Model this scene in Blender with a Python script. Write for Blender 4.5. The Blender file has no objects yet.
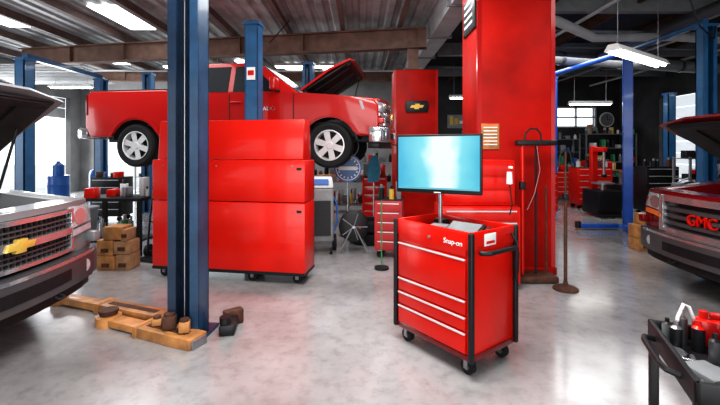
import bpy, bmesh, math, random
from mathutils import Matrix, Vector, Euler
random.seed(7)
R=math.radians
sc=bpy.context.scene
sc.view_settings.view_transform='Standard'
try: sc.view_settings.look='Medium High Contrast'
except Exception: pass

# ------------------------------------------------------------ materials
def mat(name,col,rough=0.5,metal=0.0,coat=0.0,noise=0.0,nscale=6.0,bump=0.0,bscale=40.0,emit=None,es=0.0,spec=0.5):
    m=bpy.data.materials.new(name); m.use_nodes=True
    nt=m.node_tree; p=nt.nodes['Principled BSDF']
    c=(col[0],col[1],col[2],1)
    p.inputs['Base Color'].default_value=c
    p.inputs['Roughness'].default_value=rough
    p.inputs['Metallic'].default_value=metal
    p.inputs['Coat Weight'].default_value=coat
    p.inputs['Coat Roughness'].default_value=0.08
    p.inputs['Specular IOR Level'].default_value=spec
    tc=nt.nodes.new('ShaderNodeTexCoord')
    if noise>0:
        n=nt.nodes.new('ShaderNodeTexNoise'); n.inputs['Scale'].default_value=nscale; n.inputs['Detail'].default_value=6
        nt.links.new(tc.outputs['Object'],n.inputs['Vector'])
        r=nt.nodes.new('ShaderNodeValToRGB')
        r.color_ramp.elements[0].position=0.3; r.color_ramp.elements[1].position=0.7
        r.color_ramp.elements[0].color=tuple(max(0,v*(1-noise)) for v in col)+(1,)
        r.color_ramp.elements[1].color=tuple(min(1,v*(1+noise*0.5)) for v in col)+(1,)
        nt.links.new(n.outputs['Fac'],r.inputs['Fac'])
        nt.links.new(r.outputs['Color'],p.inputs['Base Color'])
    if bump>0:
        n=nt.nodes.new('ShaderNodeTexNoise'); n.inputs['Scale'].default_value=bscale
        nt.links.new(tc.outputs['Object'],n.inputs['Vector'])
        b=nt.nodes.new('ShaderNodeBump'); b.inputs['Strength'].default_value=bump; b.inputs['Distance'].default_value=0.01
        nt.links.new(n.outputs['Fac'],b.inputs['Height']); nt.links.new(b.outputs['Normal'],p.inputs['Normal'])
    if emit:
        p.inputs['Emission Color'].default_value=(emit[0],emit[1],emit[2],1)
        p.inputs['Emission Strength'].default_value=es
    return m
RED=mat('red_powder_coat',(0.62,0.009,0.003),0.30,0,0.18,0.16,2.2,spec=.3)
REDC=mat('red_column_paint',(0.46,0.007,0.003),0.5,0,0.0,0.4,1.6,0.2,30,spec=.15)
REDP=mat('red_car_paint',(0.40,0.005,0.004),0.3,0.0,0.45,0.05,2,spec=.3)
DRED=mat('dark_red_car_paint',(0.16,0.004,0.006),0.25,0.1,0.6,0.03,2,spec=.3)
SILV=mat('grey_metallic_paint',(0.22,0.225,0.235),0.38,0.2,0.3,0.05,3)
CHR=mat('chrome',(0.70,0.71,0.73),0.15,0.85,0,0.04,5)
DCHR=mat('dark_chrome',(0.13,0.132,0.14),0.3,0.6,0,0.1,5)
ALU=mat('alloy',(0.62,0.63,0.64),0.35,0.25,0,0.05,8)
BLK=mat('black_plastic',(0.010,0.010,0.012),0.45,0,0,0.3,20,spec=.35)
RUB=mat('tire_rubber',(0.013,0.013,0.014),0.8,0,0,0.3,30,0.3,60,spec=.3)
GLS=mat('tinted_glass',(0.010,0.013,0.016),0.25,0,0.0,0.1,3,spec=.08)
HLG=mat('headlamp_glass',(0.5,0.52,0.55),0.15,0.2,0.8,0.2,12)
GOLD=mat('gold_emblem',(0.75,0.5,0.1),0.3,0.3,0.5,0.05,20)
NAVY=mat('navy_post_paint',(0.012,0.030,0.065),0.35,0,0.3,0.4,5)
NAVY2=mat('lighter_blue_post_paint',(0.017,0.056,0.12),0.35,0,0.3,0.4,5)  # lighter blue for one side of the near lift post
BLUE=mat('blue_lift_paint',(0.02,0.10,0.23),0.4,0,0.2,0.25,5)
BLUEV=mat('vivid_blue_lift_paint',(0.010,0.09,0.45),0.4,0,0.2,0.2,5)
STEEL=mat('steel',(0.38,0.38,0.4),0.35,0.9,0,0.2,10)
GRY=mat('grey_paint',(0.20,0.21,0.22),0.5,0,0,0.2,6)
LGRY=mat('light_grey_metal',(0.50,0.51,0.52),0.5,0.1,0,0.15,4)
WHT=mat('white_plastic',(0.8,0.8,0.8),0.4,0,0,0.05,10)
DOORM=mat('self_lit_white_door',(0.8,0.82,0.85),0.5,0,0,0.05,4,emit=(0.85,0.93,1),es=0.55)  # emission stands in for daylight on the bright white roller door
WOOD=mat('worn_wood',(0.42,0.19,0.06),0.6,0,0,0.45,9,0.3,30)
ARM=mat('tan_arm_paint',(0.50,0.22,0.07),0.5,0,0.1,0.5,7,0.2,30)
CARD=mat('cardboard',(0.36,0.2,0.1),0.8,0,0,0.3,10)
RUST=mat('rusty_beam_paint',(0.17,0.095,0.07),0.65,0,0,0.4,4,0.2,20)
PURL=mat('purlin_primer',(0.16,0.11,0.095),0.6,0,0,0.3,4)
RUSTD=mat('dark_rust',(0.09,0.035,0.02),0.7,0.2,0,0.5,12)
BRIC=mat('cyan_cloth',(0.04,0.2,0.3),0.8,0,0,0.2,20)
YEL=mat('yellow_plastic',(0.6,0.4,0.05),0.4,0,0,0.1,8)
GRN=mat('green_plastic',(0.04,0.25,0.1),0.4,0,0,0.1,8)
ORG=mat('orange_plastic',(0.75,0.17,0.03),0.4,0,0,0.1,8)
BLP=mat('blue_plastic',(0.02,0.10,0.34),0.35,0,0,0.1,8)
PNK=mat('faded_red_plastic',(0.45,0.03,0.035),0.5,0,0,0.15,8)
DWALL=mat('dark_wall_paint',(0.035,0.035,0.038),0.8,0,0,0.5,1.5)
WALLM=mat('grey_wall_paint',(0.26,0.26,0.26),0.75,0,0,0.25,1.5)
CEIL=mat('galvanised_roof_deck',(0.44,0.45,0.46),0.55,0.1,0,0.4,1.5)
DCEIL=mat('black_roof_insulation',(0.022,0.022,0.025),0.8,0,0,0.6,1.2)
TUBE=mat('fluorescent_tube',(1,1,1),0.5,emit=(1,0.98,0.94),es=12)
SKYL=mat('translucent_skylight',(1,1,1),0.5,emit=(0.95,0.98,1),es=4)
PAVE=mat('pavement',(0.5,0.5,0.48),0.9,0,0,0.2,1)

def floor_mat():
    m=bpy.data.materials.new('epoxy_floor'); m.use_nodes=True
    nt=m.node_tree; p=nt.nodes['Principled BSDF']; tc=nt.nodes.new('ShaderNodeTexCoord')
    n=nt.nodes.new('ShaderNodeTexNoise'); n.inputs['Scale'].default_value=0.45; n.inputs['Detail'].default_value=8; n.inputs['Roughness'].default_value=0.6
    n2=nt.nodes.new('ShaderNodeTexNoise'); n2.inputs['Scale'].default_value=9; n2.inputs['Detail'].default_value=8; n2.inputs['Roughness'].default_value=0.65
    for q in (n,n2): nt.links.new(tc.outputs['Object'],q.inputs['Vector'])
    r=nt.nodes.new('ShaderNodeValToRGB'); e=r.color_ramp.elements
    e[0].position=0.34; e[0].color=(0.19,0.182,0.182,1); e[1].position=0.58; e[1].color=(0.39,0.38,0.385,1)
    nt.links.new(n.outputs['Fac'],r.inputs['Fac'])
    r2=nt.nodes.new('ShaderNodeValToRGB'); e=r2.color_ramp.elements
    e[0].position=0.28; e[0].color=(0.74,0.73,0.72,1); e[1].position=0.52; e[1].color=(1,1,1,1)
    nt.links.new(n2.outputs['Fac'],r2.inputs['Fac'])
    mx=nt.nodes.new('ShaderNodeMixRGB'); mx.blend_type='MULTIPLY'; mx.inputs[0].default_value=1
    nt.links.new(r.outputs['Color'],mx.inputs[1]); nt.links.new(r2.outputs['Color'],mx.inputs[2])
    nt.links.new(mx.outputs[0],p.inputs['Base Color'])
    rr=nt.nodes.new('ShaderNodeMapRange'); rr.inputs[3].default_value=0.10; rr.inputs[4].default_value=0.30
    nt.links.new(n.outputs['Fac'],rr.inputs[0]); nt.links.new(rr.outputs[0],p.inputs['Roughness'])
    p.inputs['Coat Weight'].default_value=0.5; p.inputs['Coat Roughness'].default_value=0.12
    return m
FLOOR=floor_mat()

def screen_mat():
    m=bpy.data.materials.new('lit_display'); m.use_nodes=True
    nt=m.node_tree; p=nt.nodes['Principled BSDF']; tc=nt.nodes.new('ShaderNodeTexCoord')
    sp=nt.nodes.new('ShaderNodeSeparateXYZ'); nt.links.new(tc.outputs['Object'],sp.inputs[0])
    w=nt.nodes.new('ShaderNodeTexNoise'); w.inputs['Scale'].default_value=4; nt.links.new(tc.outputs['Object'],w.inputs['Vector'])
    a=nt.nodes.new('ShaderNodeMath'); a.operation='ADD'; a.inputs[1].default_value=-0.04; nt.links.new(sp.outputs[0],a.inputs[0])
    ab=nt.nodes.new('ShaderNodeMath'); ab.operation='ABSOLUTE'; nt.links.new(a.outputs[0],ab.inputs[0])
    ml=nt.nodes.new('ShaderNodeMath'); ml.operation='MULTIPLY_ADD'; ml.inputs[1].default_value=2.4; 
    ns=nt.nodes.new('ShaderNodeMath'); ns.operation='MULTIPLY_ADD'; ns.inputs[1].default_value=0.5; ns.inputs[2].default_value=-0.28
    nt.links.new(w.outputs['Fac'],ns.inputs[0]); nt.links.new(ab.outputs[0],ml.inputs[0]); nt.links.new(ns.outputs[0],ml.inputs[2])
    r=nt.nodes.new('ShaderNodeValToRGB'); e=r.color_ramp.elements
    e[0].position=0.16; e[0].color=(0.80,0.97,0.95,1); e[1].position=0.85; e[1].color=(0.05,0.46,0.68,1)  # pale middle of the gradient paints glare into the display
    q=r.color_ramp.elements.new(0.38); q.color=(0.20,0.70,0.80,1)
    nt.links.new(ml.outputs[0],r.inputs['Fac'])
    p.inputs['Base Color'].default_value=(0.01,0.01,0.01,1); p.inputs['Roughness'].default_value=0.15
    nt.links.new(r.outputs['Color'],p.inputs['Emission Color']); p.inputs['Emission Strength'].default_value=0.9
    return m
SCREEN=screen_mat()
UI2=mat('display_taskbar',(.01,.01,.01),.3,emit=(.12,.5,.62),es=.9)

# ------------------------------------------------------------ builder
class B:
    def __init__(s): s.bm=bmesh.new(); s.mats=[]; s.M=Matrix.Identity(4)
    def mi(s,m):
        if m not in s.mats: s.mats.append(m)
        return s.mats.index(m)
    def merge(s,t,m,X=None):
        bmesh.ops.recalc_face_normals(t,faces=t.faces[:])
        X=s.M@X if X is not None else s.M
        i=s.mi(m); mp={}
        for v in t.verts: mp[v]=s.bm.verts.new(X@v.co)
        for f in t.faces:
            try: g=s.bm.faces.new([mp[v] for v in f.verts]); g.material_index=i
            except ValueError: pass
        t.free()
    def bev(s,t,b,seg=2):
        if b>0: bmesh.ops.bevel(t,geom=[e for e in t.edges],offset=b,segments=seg,affect='EDGES',profile=0.5,clamp_overlap=True)
    def box(s,c,d,m,rot=None,b=0,seg=2):
        t=bmesh.new(); bmesh.ops.create_cube(t,size=1)
        bmesh.ops.scale(t,vec=d,verts=t.verts[:]); s.bev(t,b,seg)
        X=Matrix.Translation(c)
        if rot: X=X@Euler(rot).to_matrix().to_4x4()
        s.merge(t,m,X)
    def bb(s,x0,x1,y0,y1,z0,z1,m,b=0):
        s.box(((x0+x1)/2,(y0+y1)/2,(z0+z1)/2),(abs(x1-x0),abs(y1-y0),abs(z1-z0)),m,b=b)
    def cyl(s,p1,p2,r1,m,r2=None,seg=16):
        p1=Vector(p1);p2=Vector(p2);d=p2-p1; r2=r1 if r2 is None else r2
        t=bmesh.new(); bmesh.ops.create_cone(t,cap_ends=True,segments=seg,radius1=r1,radius2=max(r2,1e-4),depth=d.length)
        s.merge(t,m,Matrix.Translation((p1+p2)/2)@d.to_track_quat('Z','Y').to_matrix().to_4x4())
    def tube(s,pts,r,m,seg=8):
        P=[Vector(p) for p in pts]; t=bmesh.new(); rings=[]
        for i,p in enumerate(P):
            d=(P[min(i+1,len(P)-1)]-P[max(i-1,0)]).normalized()
            ref=Vector((0,0,1)) if abs(d.z)<0.9 else Vector((1,0,0))
            if i==0: u=d.cross(ref).normalized()
            else: u=(u-d*u.dot(d)).normalized()
            v=d.cross(u)
            rings.append([t.verts.new(p+(u*math.cos(2*math.pi*k/seg)+v*math.sin(2*math.pi*k/seg))*r) for k in range(seg)])
        for a,b in zip(rings,rings[1:]):
            for k in range(seg): t.faces.new([a[k],a[(k+1)%seg],b[(k+1)%seg],b[k]])
        t.faces.new(rings[0]); t.faces.new(rings[-1][::-1])
        s.merge(t,m)
    def prism(s,poly,plane,a,b_,m,b=0,seg=2):
        t=bmesh.new()
        def P(u,v,w):
            return {'xz':(u,w,v),'xy':(u,v,w),'yz':(w,u,v)}[plane]
        A=[t.verts.new(P(u,v,a)) for u,v in poly]; C=[t.verts.new(P(u,v,b_)) for u,v in poly]
        t.faces.new(A); t.faces.new(C[::-1])
        n=len(poly)
        for i in range(n): t.faces.new([A[i],C[i],C[(i+1)%n],A[(i+1)%n]])
        s.bev(t,b,seg); s.merge(t,m)
    def hexa(s,lo,hi,m,b=0,seg=2):
        t=bmesh.new(); L=[t.verts.new(p) for p in lo]; H=[t.verts.new(p) for p in hi]
        t.faces.new(L[::-1]); t.faces.new(H); n=len(lo)
        for i in range(n): t.faces.new([L[i],L[(i+1)%n],H[(i+1)%n],H[i]])
        s.bev(t,b,seg); s.merge(t,m)
    def lathe(s,prof,c,axis,m,seg=32,closed=False):
        t=bmesh.new(); rings=[]
        ax=Vector(axis).normalized(); q=ax.to_track_quat('Z','Y').to_matrix().to_4x4()
        for r,z in prof:
            rings.append([t.verts.new((r*math.cos(2*math.pi*k/seg),r*math.sin(2*math.pi*k/seg),z)) for k in range(seg)])
        pr=list(zip(rings,rings[1:]))
        if closed: pr.append((rings[-1],rings[0]))
        for a,b in pr:
            for k in range(seg): t.faces.new([a[k],a[(k+1)%seg],b[(k+1)%seg],b[k]])
        if not closed: t.faces.new(rings[0][::-1]); t.faces.new(rings[-1])
        s.merge(t,m,Matrix.Translation(c)@q)
    def obj(s,name,loc=(0,0,0),rz=0,ang=32):
        me=bpy.data.meshes.new(name); s.bm.to_mesh(me); s.bm.free()
        for m in s.mats: me.materials.append(m)
        me.polygons.foreach_set('use_smooth',[True]*len(me.polygons))
        me.set_sharp_from_angle(angle=R(ang))
        o=bpy.data.objects.new(name,me); o.location=loc; o.rotation_euler=(0,0,rz)
        sc.collection.objects.link(o); return o
def text(parent,name,body,size,loc,rot,m,ext=0.003):
    c=bpy.data.curves.new(name,'FONT'); c.body=body; c.size=size; c.extrude=ext; c.align_x='CENTER'; c.align_y='CENTER'
    c.materials.append(m); o=bpy.data.objects.new(name,c); sc.collection.objects.link(o)
    o.parent=parent; o.location=loc; o.rotation_euler=rot; return o

# ------------------------------------------------------------ room shell
XL,XR,YF,YB,H=-11.5,10.7,-4.0,16.5,4.7
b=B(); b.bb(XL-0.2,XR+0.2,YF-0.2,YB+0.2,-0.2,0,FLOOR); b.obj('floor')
b=B(); b.bb(-40,40,YB+0.2,45,-0.25,-0.02,PAVE); b.bb(-40,XL-0.2,-25,YB+0.2,-0.25,-0.02,PAVE); b.bb(XL-0.2,40,-25,YF-0.2,-0.25,-0.02,PAVE); b.obj('pavement')
b=B(); z=[]; x=XL-0.2; 
while x<2.0:
    z+= [(x,4.62),(x+0.12,4.62),(x+0.16,4.67),(x+0.26,4.67),(x+0.30,4.62)]; x+=0.30
z=[p for p in z if p[0]<2.05]
b.prism(z+[(2.05,4.75),(XL-0.2,4.75)],'xz',YF-0.2,YB+0.2,CEIL)
b.bb(2.05,XR+0.2,YF-0.2,YB+0.2,4.62,4.75,DCEIL); b.obj('ceiling')

def wall(name,axis,pos,a0,a1,holes,m,th=0.2):
    b=B()
    def seg(u0,u1,z0,z1):
        if u1-u0<1e-3 or z1-z0<1e-3: return
        if axis=='x': b.bb(u0,u1,pos,pos+th,z0,z1,m)
        else: b.bb(pos,pos+th,u0,u1,z0,z1,m)
    u=a0
    for h0,h1,z0,z1 in sorted(holes):
        seg(u,h0,0,4.62); seg(h0,h1,0,z0); seg(h0,h1,z1,4.62); u=h1
    seg(u,a1,0,4.62)
    return b.obj(name)
wall('wall_back','x',YB,XL-0.2,2.0,[(-10.9,-8.3,0,3.9),(-6.9,-4.3,0,3.6)],WALLM)
wall('wall_back_dark','x',YB,2.0,XR+0.2,[(8.1,9.7,2.6,3.4)],DWALL)
wall('wall_left','y',XL-0.2,YF,YB,[(11.6,15.9,0,3.7),(3.5,8.5,0,3.7)],WALLM)  # the nearer opening is unseen, added to let daylight in
wall('wall_right','y',XR,YF,YB,[(12.3,14.3,0,3.5)],DWALL)
wall('wall_front','x',YF-0.2,XL-0.2,XR+0.2,[(-9,-4.5,0,3.8),(-3,3,0,3.8),(4.5,9,0,3.8)],WALLM)
def sect_door(name,axis,pos,u0,u1,z0,z1,m,n=4):
    b=B(); h=(z1-z0)/n
    for i in range(n):
        a=z0+i*h+0.01; c=z0+(i+1)*h-0.01
        if axis=='x': b.bb(u0,u1,pos,pos+0.05,a,c,m,b=0.01)
        else: b.bb(pos,pos+0.05,u0,u1,a,c,m,b=0.01)
    return b.obj(name)
sect_door('door_1','x',YB+0.21,-10.9,-8.3,3.1,3.9,LGRY,2)
sect_door('door_2','y',XL-0.26,11.6,15.9,2.9,3.7,LGRY,2)
sect_door('door_3','y',XR+0.21,12.3,14.3,0,3.5,DOORM,9)
b=B()
for xx in (8.1,8.9,9.7): b.bb(xx-0.03,xx+0.03,YB-0.03,YB+0.05,2.57,3.43,LGRY)
for zz in (2.6,3.0,3.4): b.bb(8.1,9.7,YB-0.03,YB+0.05,zz-0.03,zz+0.03,LGRY)
b.obj('window_1')
b=B()
for x0 in (-10.98,-8.3,-6.98,-4.3): b.bb(x0,x0+0.08,YB-0.03,YB,0,3.95,GRY)
for x0 in (-10.98,-6.98): b.bb(x0,x0+2.76,YB-0.03,YB,3.9,3.98,GRY)
b.obj('trim_1')
b=B(); b.bb(2.0,8.0,YB-0.03,YB,0,0.12,BLK); b.obj('baseboard_back')

# roof steel
b=B()
for x in (-10.3,-8.8,-7.4,-6.0,-4.6,-3.1,-1.7,-0.4,0.9):
    b.bb(x-0.015,x+0.015,YF,YB,4.44,4.615,PURL); b.bb(x-0.05,x+0.05,YF,YB,4.43,4.445,PURL)
b.obj('roof_purlins')
def ibeam(name,p1,p2,zt,h,w,m):
    b=B(); p1=Vector((*p1,0));p2=Vector((*p2,0)); L=(p2-p1).length
    b.bb(0,L,-w/2,w/2,zt-0.03,zt,m); b.bb(0,L,-w/2,w/2,zt-h,zt-h+0.03,m); b.bb(0,L,-0.015,0.015,zt-h,zt,m)
    for i in range(1,int(L/1.6)): b.bb(i*1.6-0.01,i*1.6+0.01,-w/2+0.01,w/2-0.01,zt-h,zt,m)
    d=p2-p1; return b.obj(name,p1,math.atan2(d.y,d.x))
ibeam('roof_girder',(-9.2,10.9),(1.5,9.0),4.40,0.46,0.24,RUST)
ibeam('roof_girder',(-11.4,14.0),(1.5,14.0),4.40,0.35,0.2,RUST)
b=B(); b.bb(1.08,1.32,9.02,9.22,3.475,4.38,RUST,b=0.01); b.bb(1.0,1.4,8.95,9.3,3.455,3.485,RUST); b.obj('steel_stub_post')
b=B(); b.prism([(1.55,4.6),(1.6,4.2),(2.0,4.2),(2.1,4.6)],'xz',4.0,16.4,LGRY)
for y in range(5,16,2): b.bb(1.53,2.07,y,y+0.06,4.17,4.62,GRY)
b.obj('roof_gutter_duct')
b=B()
for y in (4.0,7.5,11.0,14.0): b.bb(2.15,XR,y,y+0.14,4.25,4.6,GRY)
for x in (3.6,5.2,6.8,8.4,10): b.bb(x,x+0.06,YF,YB,4.4,4.6,RUSTD)
for y,zz in ((6.0,4.3),(8.8,4.3),(10.2,4.3),(12.8,4.3)): b.cyl((2.7,y,zz),(10.5,y+.4,zz),.03,GRY,seg=8)  # sprinkler pipe runs, kept in the same object as the joists
for x in (4.4,7.4,9.2): b.cyl((x,5,4.22),(x,16,4.22),.035,LGRY,seg=8)
b.obj('roof_joists_and_pipes')
b=B(); b.cyl((2.6,9.6,4.0),(10.4,11.6,4.0),0.16,GRY,seg=24); b.cyl((6.2,4,4.1),(6.2,16,4.1),0.13,DCHR,seg=20)
for i in range(4): b.cyl((3.2+1.9*i,9.76+0.48*i,4.0),(3.28+1.9*i,9.78+0.48*i,4.0),0.18,DCHR,seg=24)
b.tube([(2.7,7,4.1),(3.6,7.3,4.0),(4.8,8.2,3.95),(6.5,8.3,4.0),(8.5,9.0,4.1)],.09,LGRY,12)
b.obj('ventilation_duct')

# red columns
def column(name,x0,x1,y0,y1,h):
    b=B(); b.bb(x0,x1,y0,y1,0,h,REDC,b=0.015); b.bb(x0-0.02,x1+0.02,y0-0.02,y1+0.02,0,0.1,REDC,b=0.01)
    b.bb(x0-0.005,x0+0.05,y0-0.006,y0+0.05,0.1,h-0.01,REDP); b.bb(x1-0.05,x1+0.005,y0-0.006,y0+0.05,0.1,h-0.01,REDP)
    return b.obj(name)
c1=column('red_column',1.56,2.58,5.3,6.1,4.61)
c2=column('red_column',0.76,1.74,8.95,9.6,3.45)
b=B(); b.bb(-0.12,0.12,-0.012,0,-0.17,0.17,WOOD,b=0.005)
for i in range(6): b.bb(-0.09,0.09,-0.016,-0.01,0.11-i*0.045,0.125-i*0.045,WHT)
b.bb(-0.1,0.1,-0.015,-0.01,0.12,0.16,ORG); b.obj('notice_sign',(1.72,5.29,1.83))
b=B(); b.bb(-0.3,0.3,-0.012,0.012,-0.25,0.25,BLK,b=0.005); b.bb(-0.27,0.27,-0.016,-0.011,-0.22,0.22,DCHR)
for i in range(4): b.bb(-0.2,0.2,-0.02,-0.015,0.14-i*0.1,0.18-i*0.1,WHT)
b.obj('wall_poster',(1.545,5.65,3.55),R(-90))
b=B(); P=[(-.24,-.13),(.24,-.13),(.27,.0),(.24,.13),(-.24,.13),(-.27,0)]
b.prism(P,'xz',-0.03,0,BLK,b=0.01); b.prism([(-.16,-.03),(.12,-.03),(.16,.03),(-.12,.03)],'xz',-0.04,-0.03,GOLD); b.prism([(-.06,-.06),(.04,-.06),(.06,.06),(-.04,.06)],'xz',-0.041,-0.03,GOLD)
b.obj('emblem_sign',(1.27,8.94,2.62))

# ------------------------------------------------------------ pickups
def pickup(name,loc,rz,paint,hood,kind='chev',lower=None,plate=True,HL=None,fwd=.13):
    b=B(); WB=3.6; TR=0.39; W=0.98; lower=lower or CHR; CX=-.55; RB=-4.62; CB=-2.95
    def arch(cx,r=0.5,z0=0.55,n=14):
        a=math.asin((z0-TR)/r); return [(cx+r*math.cos(t),TR+r*math.sin(t)) for t in [math.pi-a-(math.pi-2*a)*i/n for i in range(n+1)]]
    prof=[(.80,.55),(.84,.75),(.83,1.06),(.74,1.17),(.1,1.24),(CX,1.29),(CB,1.31),(CB-.04,1.39),(RB+.1,1.39),(RB+.02,1.3),(RB,.75),(RB+.1,.55)]
    prof+=arch(-WB)+[(-3.0,.5),(-.6,.5)]+arch(0)
    for s in (-1,1):
        b.prism(prof,'xz',s*0.74,s*W,paint,b=0.028,seg=3)
        for cx in (0,-WB):
            a=arch(cx,0.5,0.56,16); a2=arch(cx,0.545,0.56,16)
            b.prism(a+a2[::-1],'xz',s*(W-0.03),s*(W+0.018),paint,b=0.006,seg=1)
            a=arch(cx,0.50,0.5,16); a2=arch(cx,0.47,0.5,16)
            b.prism(a+a2[::-1],'xz',s*0.5,s*(W-0.02),BLK)
            y=s*(W-0.13); 
            b.lathe([(.25,-.12),(.34,-.135),(.375,-.12),(.39,-.09),(.39,.09),(.375,.12),(.34,.135),(.25,.12)],(cx,y,TR),(0,s,0),RUB,40,closed=True)
            b.lathe([(.25,-.12),(.25,.10),(.262,.125),(.245,.128),(.235,.10),(.225,.02),(.225,-.1)],(cx,y,TR),(0,s,0),ALU,36,closed=True)
            b.lathe([(.232,-.02),(.232,.0)],(cx,y,TR),(0,s,0),BLK,28)
            b.lathe([(.075,0),(.075,.10),(.05,.115)],(cx,y,TR),(0,s,0),ALU,20)
            for k in range(6):
                t=2*math.pi*k/6+0.3
                X=Matrix.Translation((cx,y+s*0.075,TR))@Matrix.Rotation(t,4,'Y')
                old=b.M; b.M=old@X
                b.hexa([(0.04,-0.03,-0.05),(0.24,-0.03,-0.035),(0.24,-0.03,0.035),(0.04,-0.03,0.05)],[(0.04,s*0.03,-0.045),(0.24,s*0.035,-0.055),(0.24,s*0.035,0.055),(0.04,s*0.03,0.045)],ALU)
                b.M=old
        for x in (-.62,-1.78,CB+.02): b.bb(x-.008,x+.008,s*(W-.02),s*(W+.003),.6,1.28,BLK)
        b.bb(-2.9,-.7,s*W,s*(W+.02),.70,.76,CHR if kind=='chev' else paint,b=.005)
        b.bb(-3.0,-.55,s*(W-.06),s*(W+.08),.44,.50,BLK,b=.02)
        for x in (-1.66,-2.75): b.bb(x-.1,x+.1,s*W,s*(W+.035),1.12,1.155,paint,b=.012)
        b.bb(RB+.08,CB-.06,s*(W-.1),s*(W-.02),1.385,1.41,BLK,b=.01)
        b.box((-.92,s*(W+.13),1.42),(.11,.2,.22),paint,b=.035,seg=3); b.box((-.9,s*(W+.02),1.33),(.06,.14,.05),BLK,b=.01)
        b.bb(RB+.01,RB+.07,s*.8,s*(W+.004),.95,1.32,DRED,b=.01)
        def yy(z): return .945-(z-1.27)/.61*.185
        for poly in ([(-.88,1.33),(-1.74,1.33),(-1.74,1.80),(-1.43,1.80)],[(-1.84,1.33),(CB+.17,1.33),(CB+.23,1.80),(-1.84,1.80)]):
            lo=[(x,s*(yy(z)-.01),z) for x,z in poly]; hi=[(x,s*(yy(z)+.010),z) for x,z in poly]
            b.hexa(lo,hi,GLS)
        b.hexa([(.72,s*.60,.93),(.93,s*.60,.93),(.845,s*.96,.95),(.55,s*.985,.98)],[(.72,s*.60,1.13),(.90,s*.60,1.13),(.80,s*.955,1.13),(.50,s*.985,1.14)],HLG,b=.012)
        b.lathe([(.06,0),(.075,.02)],(.89,s*.72,1.03),(1,0,0),CHR,20)
        b.hexa([(.86,s*.62,.86),(.935,s*.60,.86),(.855,s*.94,.88),(.80,s*.95,.88)],[(.86,s*.62,.915),(.93,s*.60,.915),(.85,s*.94,.93),(.80,s*.95,.93)],HLG if kind=='chev' else ORG)
        b.bb(RB+.1,.7,s*.42,s*.52,.46,.6,BLK)
    b.hexa([(CX+.02,.945,1.27),(CB,.945,1.27),(CB,-.945,1.27),(CX+.02,-.945,1.27)],[(-1.35,.76,1.88),(CB+.13,.76,1.88),(CB+.13,-.76,1.88),(-1.35,-.76,1.88)],paint,b=.03,seg=3)
    n=Vector((.61,0,.79)).normalized()*0.010
    def ws(t,y): return (CX+.02-(1.35+CX+.02)*t,y,1.27+.61*t)
    q=[ws(.08,.84),ws(.08,-.84),ws(.93,-.69),ws(.93,.69)]
    b.hexa([tuple(Vector(p)-n) for p in q],[tuple(Vector(p)+n) for p in q],GLS)
    q=[(CB+.01,.78,1.36),(CB+.01,-.78,1.36),(CB+.105,-.68,1.79),(CB+.105,.68,1.79)]
    b.hexa([(x+.02,y,z) for x,y,z in q],[(x-.02,y,z) for x,y,z in q],GLS)
    b.bb(CB,CX-.02,-.75,.75,.5,1.28,BLK)
    b.bb(CB-.04,CB,-.75,.75,.7,1.39,paint)
    b.bb(RB+.05,CB-.02,-.75,.75,.78,.85,BLK)
    b.bb(RB,RB+.06,-.75,.75,.72,1.38,paint,b=.01)
    b.bb(RB-.2,RB+.02,-.95,.95,.52,.72,CHR,b=.04)
    b.cyl((-WB,-.8,.39),(-WB,.8,.39),.05,BLK); b.lathe([(.05,-.12),(.15,-.05),(.15,.05),(.05,.12)],(-WB,0,.39),(0,1,0),BLK,18)
    b.cyl((0,-.8,.39),(0,.8,.39),.045,BLK); b.cyl((-3.2,.3,.42),(-.6,.3,.45),.04,STEEL); b.cyl((-2.6,-.3,.5),(-1.9,-.3,.5),.11,STEEL)
    b.bb(CX,.72,-.75,.75,.55,.80,BLK); b.bb(.62,.72,-.75,.75,.6,1.1,BLK)
    b.box((.0,0,.95),(.7,.5,.3),GRY,b=.05); b.box((.0,0,1.12),(.55,.36,.06),BLK,b=.02)
    b.box((.35,.52,.98),(.3,.22,.24),BLK,b=.02); b.box((-.3,-.52,1.0),(.3,.25,.22),BLK,b=.03); b.box((.3,-.5,1.0),(.32,.28,.2),DCHR,b=.04)
    b.tube([(.55,-.2,1.1),(.35,-.1,1.17),(.1,.25,1.16),(-.15,.45,1.1),(-.4,.3,1.1)],.03,BLK); b.tube([(.6,.3,1.05),(.4,.2,1.15),(.2,.2,1.1)],.035,RUB)
    b.cyl((-.3,.6,1.0),(-.3,.6,1.17),.07,WHT); b.cyl((-.3,.6,1.17),(-.3,.6,1.2),.04,YEL)
    b.bb(CX-.06,CX+.06,-.85,.85,1.15,1.28,BLK,b=.01)
    def band(z0,z1,y0,y1,off,th,m,N=12,bv=.006,k=.15):
        ys=[y0+(y1-y0)*i/N for i in range(N+1)]
        f=lambda y: .975+off-k*y*y
        b.prism([(f(y),y) for y in ys]+[(f(y)-th,y) for y in ys[::-1]],'xy',z0,z1,m,b=bv,seg=2)
    band(.72,1.12,-.62,.62,-.06,.08,BLK)
    band(1.12,1.175,-.93,.93,-.03,.26,paint,bv=.015)
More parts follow.
